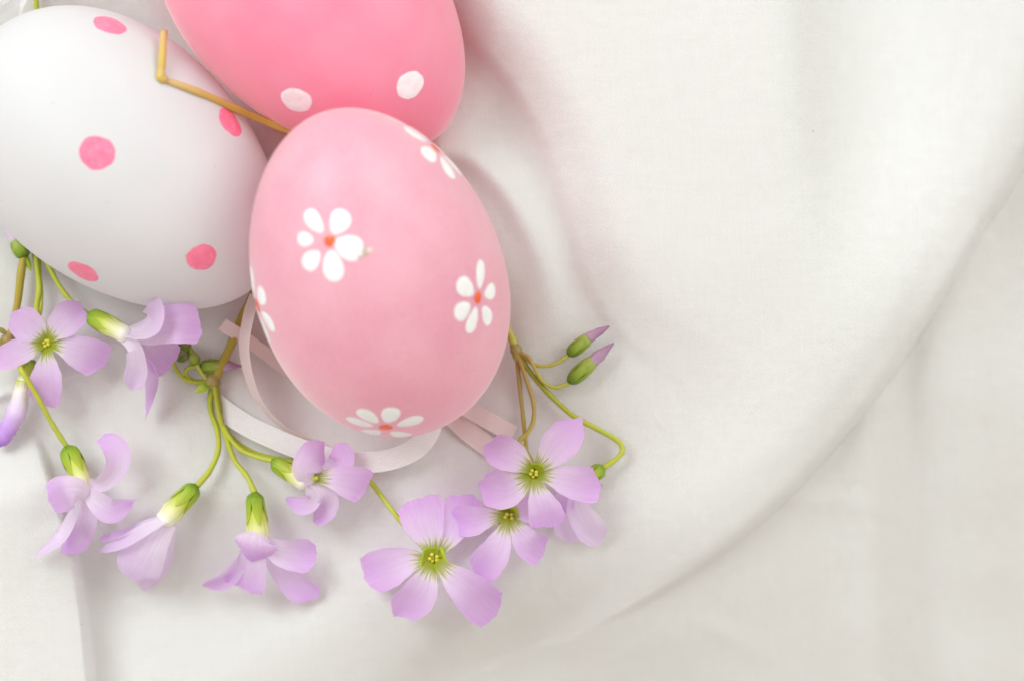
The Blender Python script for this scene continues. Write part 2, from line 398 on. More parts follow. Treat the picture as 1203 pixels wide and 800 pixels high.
def cloth_h(U, V):
    h = np.full(U.shape, 62.0)
    wob = hills(U, V, 3, 60, 1); wob2 = hills(U, V, 5, 22, 1)
    # hollow the two lower eggs lie in
    for cx, cy in ((143, 185), (372, -5)):
        du, dv = U - cx, V - cy; c, s = math.cos(.75), math.sin(.75)
        q = np.sqrt(((du * c + dv * s) / 1.25) ** 2 + (-du * s + dv * c) ** 2)
        h -= 50 * ss(190, 80, q)
    h = np.maximum(h, 2)
    # soft wall to the right of the eggs
    d, t = sdist([(300, -700), (430, -260), (515, -60), (548, 25), (602, 88), (645, 160), (672, 240), (695, 320), (735, 385), (800, 440), (900, 560), (1000, 700), (1100, 860), (1400, 1300)], U, V, 160)
    fade = ss(520, 260, V)
    wall = ss(38, -60, d)                 # left of the walking direction on the photo = right side of the wall
    h += fade * (40 * wall * gs(np.minimum(d, 0), 330) - 10 * gs(d - 40, 45) * ss(0, 20, d))
    # hollow below the lower end of the leaning egg
    du, dv = U - 447, V - 330; q = np.hypot(du / 152, dv / 190)
    h -= 26 * gs(q - .93, .19) * ss(-.2, .5, dv / 190)
    # small curled fold between wall and egg
    d, t = sdist([(492, 182), (530, 176), (565, 190), (605, 235), (636, 300), (652, 365), (668, 420)], U, V)
    h += 26 * gs(d, 20) * ss(0, .12, t) * ss(1, .45, t) 
    h += 14 * gs(d - 30, 34) * ss(1, .5, t)
    # long valley running down from the top
    d, t = sdist([(860, -2600), (900, -900), (922, -300), (930, -40), (936, 120), (946, 240), (962, 350), (980, 450), (1010, 620), (1060, 900), (1150, 1500)], U, V, 120)
    soft = 9 * np.logaddexp(0, -(d + 4) / 9)
    prof = (1 - np.exp(-soft / 62)) * gs(np.maximum(-d - 70, 0), 150)
    h -= 104 * prof * ss(600, -60, V)
    h += 16 * gs(d - 22, 60) * ss(480, 100, V)
    # flank that sinks towards the flowers
    h -= 7 * gs(np.hypot((U - 800) / 120, (V - 540) / 80), 1)
    # roll of the upper layer over the lower one
    d, t = sdist([(2300, -2600), (1800, -1300)] + EDGE + [(250, 960), (-100, 1200), (-900, 1800), (-1700, 2600)], U, V, 200)
    t = np.clip((t * 17 - 2) / 11, 0, 1)   # 0..1 along the part in view
    wdt = 56 + 84 * ss(.48, .80, t)
    xx = np.clip((d + 3) / wdt, 0, 1); S = np.sqrt(1 - (1 - xx) ** 2) * ss(0, .05, xx); sm = ss(.62, .80, t); S = S * (1 - sm) + ss(-.25, 1, d / wdt) * sm
    lift = 74 - 20 * ss(.6, .95, t)
    base = 6 + 5 * wob - .72 * np.minimum(np.maximum(-d, 0), 620)
    up = h + 16 * gs(d - 70, 60) * ss(.75, .4, t)
    # lower layer features
    e, q = sdist([(1052, 330), (1058, 470), (1064, 640), (1076, 900)], U, V)
    base += -17 * gs(e + 6, 26) + 17 * gs(e - 34, 34) + 12 * gs(e + 90, 45)
    base += -46 * gs(np.hypot((U - 650) / 190, (V - 830) / 80), 1)
    base += -22 * gs(np.hypot((U - 1200) / 60, (V - 340) / 110), 1)
    base += 4 * gs(np.hypot((U - 945) / 90, (V - 580 - (U - 905) * .12) / 16), 1) * ss(860, 960, U)
    base += 3 * gs(np.hypot((U - 850) / 40, (V - 745 - (U - 850) * .5) / 14), 1)
    base += 1.2 * wob2 * ss(-10, -60, d)
    z = base + (up - base) * S
    # hollow under the lower flowers and the turned-up flap at the lower left
    val = ss(560, 720, V + 16 * wob) * ss(560, 300, U) * ss(.0, 1, (U + 140) / 300)
    z -= 38 * val
    e, q = sdist([(30, 470), (52, 540), (72, 600), (88, 660), (98, 720), (106, 800), (112, 900), (120, 1100), (140, 1500), (160, 2600)], U, V, 130)
    flap = ss(-7, 6, e) * gs(np.maximum(e, 0), 300)
    z += 44 * flap * ss(490, 600, V) * ss(1300, 850, V)
    z -= 10 * gs(e + 30, 34) * ss(480, 540, V) * ss(1000, 700, V)
    du, dv = U - 585, V - 772
    z -= 42 * gs(np.hypot((du * .88 - dv * .47) / 120, (du * .47 + dv * .88) / 40), 1)
    z += 13 * gs(np.hypot((U - 560) / 170, (V - 668 + (U - 560) * .35) / 55), 1)
    # faint crease left of the flowers
    e, q = sdist([(-1600, 1300), (-500, 720), (-40, 486), (20, 462), (80, 442), (150, 424)], U, V)
    z += 5 * gs(e, 5) * ss(1, .8, q) + 4 * ss(6, -6, e) * gs(e, 40) * ss(1, .8, q)
    e, q = sdist([(150, 610), (260, 575), (330, 590), (450, 630)], U, V)
    z += 6 * gs(e, 26)
    z += 1.6 * wob
    return z, S, d
def axis(lo, a, b, hi, st):
    mid = list(np.arange(a, b + .1, st)); x = a; g = st; left = []
    while x > lo: g *= 1.06; x -= g; left.append(x)
    x = mid[-1]; g = st; right = []
    while x < hi: g *= 1.06; x += g; right.append(x)
    return np.array(left[::-1] + mid + right)
gu = axis(-1500, -30, 1233, 2700, 2.4); gv = axis(-1300, -30, 830, 2100, 2.4)
U, V = np.meshgrid(gu, gv); H, S, DE = cloth_h(U, V)
# overhang of the rolled edge: push the shoulder outwards over the lower layer
gy, gx = np.gradient(DE, gv, gu); gl = np.hypot(gx, gy) + 1e-6
push = 3.5 * ss(-60, 0, V) * ss(1290, 1215, U) * ss(.3, .8, S) * gs(np.maximum(DE - 6, 0), 14) * ss(1060, 700, V * .9 + (1203 - U) * .25)
U2 = U - gx / gl * push; V2 = V - gy / gl * push
f = (DC - (H - HR)) / DC
X = (U2 - 601.5) * f * SC; Y = (400 - V2) * f * SC; Z = H * SC
# the cloth gives way under the eggs
cp = np.stack([X.ravel(), Y.ravel(), Z.ravel()], 1)
for e in EG:
    near = np.where(np.hypot(cp[:, 0] - e['c'].x, cp[:, 1] - e['c'].y) < e['a'] * 1.02)[0]
    for i in near:
        h_ = e['bvh'].ray_cast(Vector((cp[i, 0], cp[i, 1], -1)), Vector((0, 0, 1)))[0]
        if h_ is not None and cp[i, 2] > h_.z - .00006: cp[i, 2] = h_.z - .00006
nv_, nu_ = U.shape
ii = np.arange(nv_ * nu_).reshape(nv_, nu_)
quads = np.stack([ii[:-1, :-1], ii[1:, :-1], ii[1:, 1:], ii[:-1, 1:]], -1).reshape(-1, 4)
me = bpy.data.meshes.new('cloth')
me.vertices.add(len(cp)); me.vertices.foreach_set('co', cp.astype(np.float32).ravel())
me.loops.add(quads.size); me.loops.foreach_set('vertex_index', quads.astype(np.int32).ravel())
me.polygons.add(len(quads)); me.polygons.foreach_set('loop_start', np.arange(0, quads.size, 4, dtype=np.int32))
me.polygons.foreach_set('use_smooth', np.ones(len(quads), dtype=bool))
# thread coordinates (mm): rotated for the lower layer, following the fold for the upper
tw = 1 - ss(.3, .7, S)
au = U * SC * 1000; av = V * SC * 1000
ang = .03
uu = np.where(tw < .5, au * math.cos(ang) - av * math.sin(ang), au * math.cos(.03) - av * math.sin(.03))
vv = np.where(tw < .5, au * math.sin(ang) + av * math.cos(ang), au * math.sin(.03) + av * math.cos(.03))
me.update(calc_edges=True); me.validate()
uvl = me.uv_layers.new(name='UVMap')
uvv = np.stack([uu.ravel(), vv.ravel()], 1).astype(np.float32)
uvl.data.foreach_set('uv', uvv[quads.ravel()].ravel())
me.materials.append(M['cloth'])
cloth = link(bpy.data.objects.new('cloth', me))
tag(cloth, 'rumpled white linen cloth folded in soft rolls under the eggs', 'cloth', kind='structure')
_gu, _gv = gu, gv
def CH(u, v):
    """height of the cloth surface at a photo pixel (egg hollows included)"""
    a = min(max(int(np.searchsorted(_gu, u)), 0), nu_ - 1); b = min(max(int(np.searchsorted(_gv, v)), 0), nv_ - 1)
    return cp[b * nu_ + a, 2] / SC
def W(p):
    """(u, v, height above the cloth) -> metres"""
    return P(p[0], p[1], CH(p[0], p[1]) + p[2])
def Wn(pts): return [np.array(W(p)) for p in pts]

# ------------------------------------------------------------------ ribbons, stems and flowers
def rot_about(v, k, a):
    return v * math.cos(a) + np.cross(k, v) * math.sin(a) + k * np.dot(k, v) * (1 - math.cos(a))
def strip(name, pts, width, mat, parent, roll=(0, 0), profile=None, cup=0.0, n=22, m=13, tipround=0.0, skew=0.0, ripple=0.0, absolute=False, uvlen=None, ribbon=False, origin=None):
    """sheet swept along world points; width in px"""
    C = cr(pts, n)
    T = np.gradient(C, axis=0); T /= (np.linalg.norm(T, axis=1, keepdims=True) + 1e-12)
    L = np.concatenate([[0], np.cumsum(np.linalg.norm(np.diff(C, axis=0), axis=1))])
    rl = cr([(r,) for r in roll], n)[:, 0] if len(roll) > 1 else np.full(n, roll[0])
    V = []; UVs = []; prev = None
    Ss = []
    for i in range(n):
        s0 = np.cross(T[i], (0, 0, 1.0)); ln = np.linalg.norm(s0)
        if prev is not None:
            tr = prev - T[i] * np.dot(prev, T[i]); tr /= np.linalg.norm(tr)
            s0 = tr if ln < .25 else s0 / ln
            if np.dot(s0, tr) < 0: s0 = -s0
        else: s0 = s0 / ln if ln > 1e-3 else np.array([1.0, 0, 0])
        prev = s0
        Ss.append(rot_about(s0, T[i], math.radians(rl[i])))
    Ss = np.array(Ss)
    ph = random.uniform(0, 6.28), random.uniform(0, 6.28)
    ar = np.arange(n)
    for i in range(n):
        s = i / (n - 1)
        for j in range(m):
            t = -1 + 2 * j / (m - 1)
            se = s * (1 - tipround * (t * t) * s ** 3 - skew * t * s ** 3)
            x = se * (n - 1); k = min(int(x), n - 2); f_ = x - k
            c = C[k] * (1 - f_) + C[k + 1] * f_ if x <= n - 1 else C[-1] + T[-1] * (x - n + 1) * (L[-1] / n)
            sd = Ss[k] * (1 - f_) + Ss[k + 1] * f_ if x <= n - 1 else Ss[-1]
            tg = T[min(k, n - 1)]
            nn = np.cross(sd, tg)
            wd = width * SC * (profile(min(se, 1)) if profile else 1.0)
            if ripple: wd *= 1 + .022 * math.sin(13 * s + ph[0] + 2 * t) + .016 * math.sin(29 * s + ph[1]); c = c + tg * SC * s ** 6 * width * (.028 * math.sin(4.3 * t + ph[1]) + .016 * math.sin(11 * t + ph[0]))
            off = cup * wd * (t * t - .3) + ripple * SC * math.sin(5 * s + ph[0] + t * 2.2) * s + ripple * .6 * SC * math.sin(9 * s + ph[1] - t * 4) * s * abs(t)
            V.append(c + sd * (wd * t / 2) + nn * off)
            UVs.append((L[i] * 1000, (t + 1) / 2) if ribbon else ((t + 1) / 2, s))
    F = []
    for i in range(n - 1):
        for j in range(m - 1):
            a = i * m + j; F.append((a, a + 1, a + m + 1, a + m))
    return mesh_obj(name, V, F, mat, parent, UVs)
def tube(name, pts, radii, mat, parent, n=28, m=10, oval=1.0, caps=True, uvs=True, wob=0.0):
    """round rod along world points; radii px at the control points"""
    C = cr(pts, n); R = cr([(r,) for r in radii], n)[:, 0]
    p1, p2 = random.uniform(0, 6), random.uniform(0, 6)
    R = R * (1 + .06 * np.sin(np.arange(n) * .55 + p1) + .04 * np.sin(np.arange(n) * 1.3 + p2))
    T = np.gradient(C, axis=0); T /= (np.linalg.norm(T, axis=1, keepdims=True) + 1e-12)
    a = np.array([0, 0, 1.0]) if abs(T[0][2]) < .9 else np.array([1.0, 0, 0])
    V = []; UVs = []; F = []
    for i in range(n):
        a = a - T[i] * np.dot(a, T[i]); a /= np.linalg.norm(a); b = np.cross(T[i], a)
        r0 = max(R[i], .05) * SC
        for j in range(m):
            q = 2 * math.pi * j / m
            r = r0 * (1 + (random.uniform(-wob, wob) if wob else 0))
            V.append(C[i] + a * math.cos(q) * r * oval + b * math.sin(q) * r); UVs.append((abs(1 - 2 * j / m), i / (n - 1)))
    for i in range(n - 1):
        for j in range(m):
            F.append((i * m + j, i * m + (j + 1) % m, (i + 1) * m + (j + 1) % m, (i + 1) * m + j))
    if caps:
        V.append(C[0] - T[0] * max(R[0], .05) * SC * .5); UVs.append((.5, 0)); c0 = len(V) - 1
        V.append(C[-1] + T[-1] * max(R[-1], .05) * SC * .5); UVs.append((.5, 1)); c1 = len(V) - 1
        for j in range(m):
            F.append((c0, (j + 1) % m, j)); F.append((c1, (n - 1) * m + j, (n - 1) * m + (j + 1) % m))
    return mesh_obj(name, V, F, mat, parent, UVs)
def thing(name, loc, label, cat, group=None):
    o = link(bpy.data.objects.new(name, None)); o.empty_display_size = .01
    o['_loc'] = 0; del o['_loc']
    tag(o, label, cat, group); return o

def prof_petal(wide=.78, base=.26, tip=.72):
    def f(s):
        up = base + (1 - base) * (math.sin(min(s / wide, 1) * math.pi / 2) ** 1.4)
        if s > wide:
            q = (s - wide) / (1 - wide); up *= 1 - (1 - tip) * q ** 2.2
        return up
    return f
PS = dict(trunc=(prof_petal(.80, .42, .84), .10), round=(prof_petal(.66, .46, .42), .12), point=(prof_petal(.55, .50, .08), .02), strap=(prof_petal(.55, .55, .5), .10))
PT = dict(trunc=(prof_petal(.80, .26, .84), .10), round=(prof_petal(.66, .30, .42), .12), point=(prof_petal(.55, .32, .08), .02), strap=(prof_petal(.55, .45, .5), .10))
def petal(fl, pts, width, roll=(0, 0), tip='trunc', cup=.10, mat='petal', skew=None, ripple=1.0):
    pr, tr = (PT if mat == 'petal' else PS)[tip]
    return strip('petal', Wn(pts), width, M[mat], fl, roll, pr, cup, 22, 13, tr, random.uniform(-.07, .07) if skew is None else skew, ripple)
def calyx(spray, base, mouth, r0, r1, flen=None, sep=5, name='flower', mat='calyx', seplen=.62):
    """corolla tube + sepals; base / mouth (u, v, height above cloth)"""
    b, m_ = Wn([base, mouth]); d = m_ - b
    fl = tube(name, [b, b + d * .10, b + d * .35, b + d * .7, m_], [r0 * .35, r0 * .85, r0 * 1.05, (r0 * 1.1 + r1) / 2.1, r1 * .8], M[mat], spray, 20, 16)
    ax = d / np.linalg.norm(d)
    a = np.cross(ax, (0, 0, 1.0)); a /= np.linalg.norm(a); c = np.cross(a, ax)
    ph = random.uniform(0, 1.2)
    for i in range(sep):
        q = ph + 2 * math.pi * i / sep
        o = a * math.cos(q) + c * math.sin(q)
        pts = [b + d * .02 + o * r0 * .5 * SC, b + d * .12 + o * (r0 * .98) * SC, b + d * .36 + o * (r0 * 1.14) * SC, b + d * seplen + o * ((r0 + r1) / 2 * 1.06 + .3) * SC]
        C = cr(pts, 10); V = []; UVs = []; F = []
        sd = np.cross(ax, o)
        for k in range(10):
            s = k / 9; wd = r0 * .62 * (math.sin(math.pi * min(s * .9 + .12, 1)) ** .7) * SC
            for j in range(5):
                t = -1 + j / 2; V.append(C[k] + sd * wd * t - o * abs(t) ** 2 * wd * .28); UVs.append(((t + 1) / 2, s))
        for k in range(9):
            for j in range(4): F.append((k * 5 + j, k * 5 + j + 1, k * 5 + j + 6, k * 5 + j + 5))
        mesh_obj('sepal', V, F, M['sepal'], fl, UVs)
    return fl
def face_flower(spray, c, axis_, rt, depth=15, stalk=None):
    """flower seen into its throat: funnel opening at c (u, v, h) along axis_, plus stamens; returns the funnel"""
    cw = np.array(W(c)); ax = np.array(axis_, float); ax /= np.linalg.norm(ax)
    a = np.cross(ax, (0, 1.0, 0)); a /= np.linalg.norm(a); b = np.cross(ax, a)
    V = []; UVs = []; F = []; m = 30; rows = [(1.12, .05), (.9, -.05), (.65, -.30), (.42, -.62), (.25, -.95)]
    for i, (r, z) in enumerate(rows):
        for j in range(m):
            q = 2 * math.pi * j / m; rr = r * (1 + (.10 * math.sin(5 * q) if i < 2 else 0))
            V.append(cw + (a * math.cos(q) + b * math.sin(q)) * rr * rt * SC + ax * z * depth * SC); UVs.append((abs(1 - 2 * j / m), 1 - i / (len(rows) - 1)))
    for i in range(len(rows) - 1):
        for j in range(m): F.append((i * m + j, i * m + (j + 1) % m, (i + 1) * m + (j + 1) % m, (i + 1) * m + j))
    V.append(cw - ax * depth * SC); UVs.append((.5, 0)); k = len(V) - 1
    for j in range(m): F.append(((len(rows) - 1) * m + j, (len(rows) - 1) * m + (j + 1) % m, k))
    fl = mesh_obj('flower', V, F, M['throat'], spray, UVs)
    for i in range(5):
        q = 2 * math.pi * i / 5 + random.uniform(-.2, .2); o = a * math.cos(q) + b * math.sin(q)
        r1 = rt * random.uniform(.26, .36)
        z1 = random.uniform(-.22, .02)
        p0 = cw + o * rt * .18 * SC - ax * depth * .9 * SC; p1 = cw + o * r1 * SC + ax * depth * z1 * SC
        tube('stamen', [p0, p0 * .45 + p1 * .55, p1 - ax * 1.5 * SC, p1, p1 + ax * 1.8 * SC], [.9, .9, 1.1, 2.6, 1.3], M['stamen'], fl, 12, 8)
    tube('pistil', [cw - ax * depth * .95 * SC, cw - ax * depth * .5 * SC, cw - ax * depth * .22 * SC], [rt * .30, rt * .24, rt * .12], M['throat'], fl, 10, 12)
    return fl
def pedicel(spray, pts, r=3.0, mat='pedicel', name='pedicel'):
    rr = [r * 1.1] + [r] * (len(pts) - 2) + [r * 1.15]
    return tube(name, Wn(pts), rr, M[mat], spray, 12 + 6 * len(pts), 10)
def bud(spray, base, mid, tip, r, mats=('bud', 'bud_tip'), tipr=.82):
    b, m_, t = Wn([base, mid, tip]); d = m_ - b
    o = tube('bud', [b, b + d * .15, b + d * .5, b + d * .85, m_], [r * .35, r * .85, r * 1.05, r * .9, r * .62], M[mats[0]], spray, 18, 14)
    if mats[1]:
        tube('bud_tip', [m_ - d * .1, m_, m_ * .55 + t * .45, t], [r * .6, r * tipr, r * tipr * .75, r * .12], M[mats[1]], o, 16, 12)
    ax = d / np.linalg.norm(d); a = np.cross(ax, (0, 0, 1.0)); a /= np.linalg.norm(a); c = np.cross(a, ax)
    for i in range(5):
        q = .4 + 2 * math.pi * i / 5; oo = a * math.cos(q) + c * math.sin(q)
        pts = [b + d * .03 + oo * r * .45 * SC, b + d * .2 + oo * r * .95 * SC, b + d * .55 + oo * r * 1.12 * SC, b + d * .98 + oo * r * .86 * SC]
        C = cr(pts, 9); V = []; UVs = []; F = []; sd = np.cross(ax, oo)
        for k in range(9):
            s = k / 8; wd = r * .6 * (math.sin(math.pi * min(s * .88 + .14, 1)) ** .7) * SC
            for j in range(3): tt = -1 + j; V.append(C[k] + sd * wd * tt - oo * abs(tt) * wd * .3); UVs.append(((tt + 1) / 2, s))
        for k in range(8):
            for j in range(2): F.append((k * 3 + j, k * 3 + j + 1, k * 3 + j + 4, k * 3 + j + 3))
        mesh_obj('sepal', V, F, M['bud' if mats[0] == 'bud' else mats[0]], o, UVs)
    return o

GR = 'sprays of lilac flowers laid round the eggs'
# ---- spray that comes out between the white and the pale pink egg
A = thing('flower_spray', None, 'lilac flower spray with drooping bells, its node beside the narrow ribbon loop below the white egg', 'flower spray', GR)
tube('stem', Wn([(318, 300, 30), (302, 336, 30), (287, 368, 26), (270, 408, 20), (253, 444, 14)]), [5.2, 5.2, 5.4, 5.4, 5.8], M['stem'], A, 30, 12)
tube('node', Wn([(256, 438, 15), (250, 447, 14), (249, 456, 13)]), [5, 9.5, 6], M['node'], A, 14, 12, wob=.05)
pedicel(A, [(249, 452, 14), (247, 480, 14), (255.5, 506, 15), (256, 530, 17), (246, 553, 20), (232, 570, 24)], 3.4)
pedicel(A, [(252, 452, 16), (257, 485, 18), (266, 515, 18), (276, 541, 20), (290, 559, 26), (299, 578, 32)], 3.2)
pedicel(A, [(254, 452, 14), (256, 475, 16), (262, 500, 18), (273, 518, 20), (286, 530, 22), (304, 537, 26), (320, 541, 30)], 3.0)
pedicel(A, [(254, 452, 9), (266, 505, 8), (300, 532, 6), (360, 544, 5), (415, 552, 8), (434, 565, 12), (452, 588, 20), (470, 611, 28), (492, 634, 26)], 2.9, 'pedicel')
pedicel(A, [(246, 448, 14), (229, 449, 13), (214, 443, 14), (205.5, 431, 15), (203, 420, 18)], 2.8)
pedicel(A, [(246, 448, 17), (239, 441, 18), (231, 428, 18)], 2.2)
pedicel(A, [(246, 448, 11), (228, 447, 11), (219, 441, 12), (219, 434, 13), (226, 430.5, 13), (236, 431, 13)], 2.4)
bud(A, (204, 420, 18), (215, 408, 22), (224, 398, 24), 12.5, ('dark_bud', 'dark_bud'), .8)
bud(A, (231, 428, 18), (225.5, 415, 22), (220, 402, 24), 6.2, ('bud', 'bud'), .55)
bud(A, (235, 431, 13), (262, 430, 14), (284, 430, 14), 8.4)
strip('bract', Wn([(247, 450, 16), (240, 455, 22), (229, 460, 20)]), 11, M['sepal'], A, (20, 20), PT['point'][0], .15, 12, 7)
# bell seen from the side, pointing down and left
fl = calyx(A, (231, 570, 24), (192, 612, 34), 11, 14.5)
petal(fl, [(196, 606, 30), (172, 614, 30), (148, 626, 26), (126, 632, 20), (121, 628, 17)], 17, (55, 62), 'round', .1, 'petal_side')
petal(fl, [(196, 610, 42), (172, 622, 46), (146, 637, 40), (116, 648, 28)], 21, (38, 40), 'point', .15, 'petal_pale')
petal(fl, [(196, 612, 36), (176, 640, 44), (162, 664, 42), (153, 680, 36)], 56, (8, -6), 'round', -.14, 'petal_pale')
petal(fl, [(200, 614, 30), (188, 645, 24), (178, 670, 18), (169, 694, 10)], 38, (-25, -25), 'point', .1, 'petal_pale')
petal(fl, [(196, 610, 26), (172, 634, 14), (152, 652, 8)], 34, (20, 0), 'round', .1, 'petal_side')
# bell seen from the side, pointing down
fl = calyx(A, (299, 578, 32), (304, 638, 44), 10.5, 16)
petal(fl, [(304, 627, 58), (301, 634, 64), (299, 645, 64), (297, 657, 50)], 52, (0, 0), 'strap', -.22, 'petal_side')
petal(fl, [(302, 632, 48), (296, 658, 48), (290, 678, 42), (285, 693, 34)], 50, (0, 4), 'trunc', .06, 'petal_side')
petal(fl, [(292, 640, 40), (280, 662, 44), (262, 680, 36), (237, 688, 22)], 27, (-30, -48), 'round', .2, 'petal_side')
petal(fl, [(308, 636, 46), (330, 648, 52), (352, 652, 44), (373, 655, 30)], 40, (15, -10), 'round', .15, 'petal_side')
petal(fl, [(306, 636, 38), (326, 664, 36), (346, 687, 26), (370, 703, 12)], 34, (10, 15), 'trunc', .1, 'petal_side')
# half turned flower beside the ribbon
fl = calyx(A, (320, 541, 30), (360, 567, 40), 10, 13)
petal(fl, [(362, 569, 48), (357, 554, 58), (366, 537, 60), (381, 521, 50)], 36, (-10, 6), 'round', -.15, 'petal_side')
petal(fl, [(368, 562, 44), (388, 553, 52), (401, 540, 52), (396, 520, 46)], 31, (20, 0), 'round', .12, 'petal_side')
petal(fl, [(368, 562, 46), (392, 562, 58), (414, 567, 54), (432, 573, 44)], 42, (0, -8), 'trunc', .08, 'petal')
petal(fl, [(368, 566, 44), (384, 581, 46), (384, 597, 36), (367, 613, 20)], 26, (-15, 10), 'round', .15, 'petal_side')
petal(fl, [(364, 569, 44), (368, 586, 40), (355, 594, 30), (336, 584, 18)], 24, (10, 25), 'point', .15, 'petal_side')
tube('stamen', Wn([(366, 563, 46), (370, 562, 51), (373, 561, 54)]), [2.0, 3.0, 2.2], M['throat'], fl, 12, 10)
# wide open flower at the end of the longest stalk
fl = face_flower(A, (509, 656, 34), (.05, -.12, 1), 14)
petal(fl, [(508, 652, 33), (503, 630, 42), (497, 608, 44), (491, 584, 36)], 54, (0, 0), 'trunc', .10)
petal(fl, [(513, 652, 32), (527, 630, 36), (540, 606, 36), (548, 580, 30)], 44, (8, 4), 'trunc', .08)
petal(fl, [(505, 657, 33), (480, 659, 42), (456, 666, 42), (428, 679, 32)], 50, (-6, 0), 'trunc', .10)
petal(fl, [(507, 661, 33), (499, 683, 40), (486, 704, 38), (464, 724, 28)], 46, (-14, -18), 'round', .12)
petal(fl, [(512, 660, 33), (533, 677, 40), (556, 698, 40), (583, 723, 28)], 50, (8, 0), 'trunc', .10)

# ---- spray at the left, under the white egg
B = thing('flower_spray', None, 'lilac flower spray coming from under the white egg, with one wilted purple flower', 'flower spray', GR)
tube('stem', Wn([(34, 268, 26), (26, 312, 24), (20, 360, 20), (11, 400, 14)]), [4.6, 4.8, 4.6, 4.6], M['stem'], B, 26, 12)
tube('node', Wn([(14, 390, 15), (9, 400, 14), (4, 408, 13), (-4, 412, 13)]), [4.5, 8.5, 7, 4], M['node'], B, 14, 12, wob=.08)
for pts in ([(12, 396, 16), (3, 389, 20), (-6, 386, 22)], [(10, 402, 16), (2, 402, 22), (-6, 398, 24)]):
    strip('bract', Wn(pts), 7, M['node'], B, (30, 30), PT['point'][0], .1, 10, 5)
pedicel(B, [(40, 288, 24), (42, 305, 23), (46, 338, 22), (43, 362, 22), (47, 380, 22), (52, 398, 22)], 3.6, 'pedicel')
pedicel(B, [(44, 292, 20), (46.5, 320, 20), (48.5, 350, 20), (46, 372, 20)], 2.5, 'pedicel')
pedicel(B, [(48, 294, 26), (56, 311, 26), (71, 338, 27), (86, 356, 28), (105, 371, 30)], 3.0)
pedicel(B, [(10, 404, 14), (18, 420, 24), (26, 436, 50), (45, 468, 46), (62, 499, 34), (78, 524, 30)], 3.0)
bud(B, (30, 303, 26), (18, 281, 30), (2, 258, 30), 9.5, ('bud', 'petal_pale'), .8)
tube('bract', Wn([(27, 298, 24), (33, 310, 24), (36, 319, 22)]), [4, 3.6, .6], M['sepal'], B, 12, 8)
# wilted flower
o = calyx(B, (40, 424, 22), (26, 452, 24), 9, 9.5, name='wilted_flower')
tube('wilted_petals', Wn([(28, 448, 24), (25, 462, 25), (20, 482, 25), (10, 502, 22), (2, 516, 18), (-3, 524, 15)]), [9.5, 10, 11, 11.5, 9, 3], M['wilt'], o, 26, 14, wob=.09)
# open flower seen from the front
fl = face_flower(B, (54, 403, 38), (-.03, .12, 1), 11.5)
petal(fl, [(52, 400, 37), (43, 391, 44), (30, 381, 44), (12, 371, 34)], 40, (5, 0), 'round', .08)
petal(fl, [(56, 399, 37), (66, 387, 46), (80, 374, 48), (97, 357, 36)], 38, (-5, 0), 'round', .10)
petal(fl, [(58, 404, 37), (78, 408, 44), (100, 416, 42), (125, 427, 30)], 44, (0, 0), 'trunc', .08)
petal(fl, [(54, 408, 37), (55, 427, 43), (54, 448, 42), (51, 477, 32)], 40, (0, 0), 'trunc', .10)
petal(fl, [(50, 405, 37), (34, 410, 46), (16, 416, 46), (-8, 426, 36)], 33, (10, 12), 'round', .10)
# flower seen from the side, just below the white egg
fl = calyx(B, (104, 370, 34), (150, 394, 60), 10.5, 13.5)
petal(fl, [(150, 392, 62), (166, 390, 84), (181, 380, 116), (188, 352, 150)], 32, (-36, -42, -10), 'round', .25, 'petal_pale')
petal(fl, [(152, 394, 58), (178, 389, 88), (205, 380, 118), (237, 383, 112)], 46, (0, 6), 'trunc', .12, 'petal_side')
petal(fl, [(154, 396, 50), (172, 402, 52), (186, 413, 46), (203, 430, 34)], 44, (0, 0), 'trunc', .05, 'petal_side')
petal(fl, [(146, 396, 62), (160, 409, 76), (164, 434, 68), (154, 459, 46)], 32, (26, 34, 5), 'round', .25, 'petal_pale')
petal(fl, [(152, 398, 52), (168, 420, 46), (180, 446, 36), (171, 491, 18)], 28, (40, 48), 'point', .2, 'petal_side')
# hanging flower with rolled petals
fl = calyx(B, (78, 524, 30), (103, 578, 42), 11.5, 10)
petal(fl, [(100, 567, 42), (120, 567, 56), (137, 546, 60), (133, 524, 52), (114, 519, 44)], 31, (25, 30, 10), 'round', .15, 'petal_side')
petal(fl, [(103, 580, 50), (89, 577, 62), (74, 580, 62), (56, 588, 44)], 42, (-12, 0), 'round', -.18, 'petal_side')
petal(fl, [(102, 578, 46), (116, 590, 54), (132, 599, 50), (158, 588, 38)], 33, (15, 28), 'point', .12, 'petal_side')
petal(fl, [(102, 580, 38), (88, 604, 38), (72, 632, 28), (38, 656, 12)], 22, (35, 42), 'point', .2, 'petal_pale')
petal(fl, [(102, 580, 40), (102, 608, 42), (92, 632, 32), (72, 648, 16)], 30, (-28, -10), 'round', .15, 'petal_side')

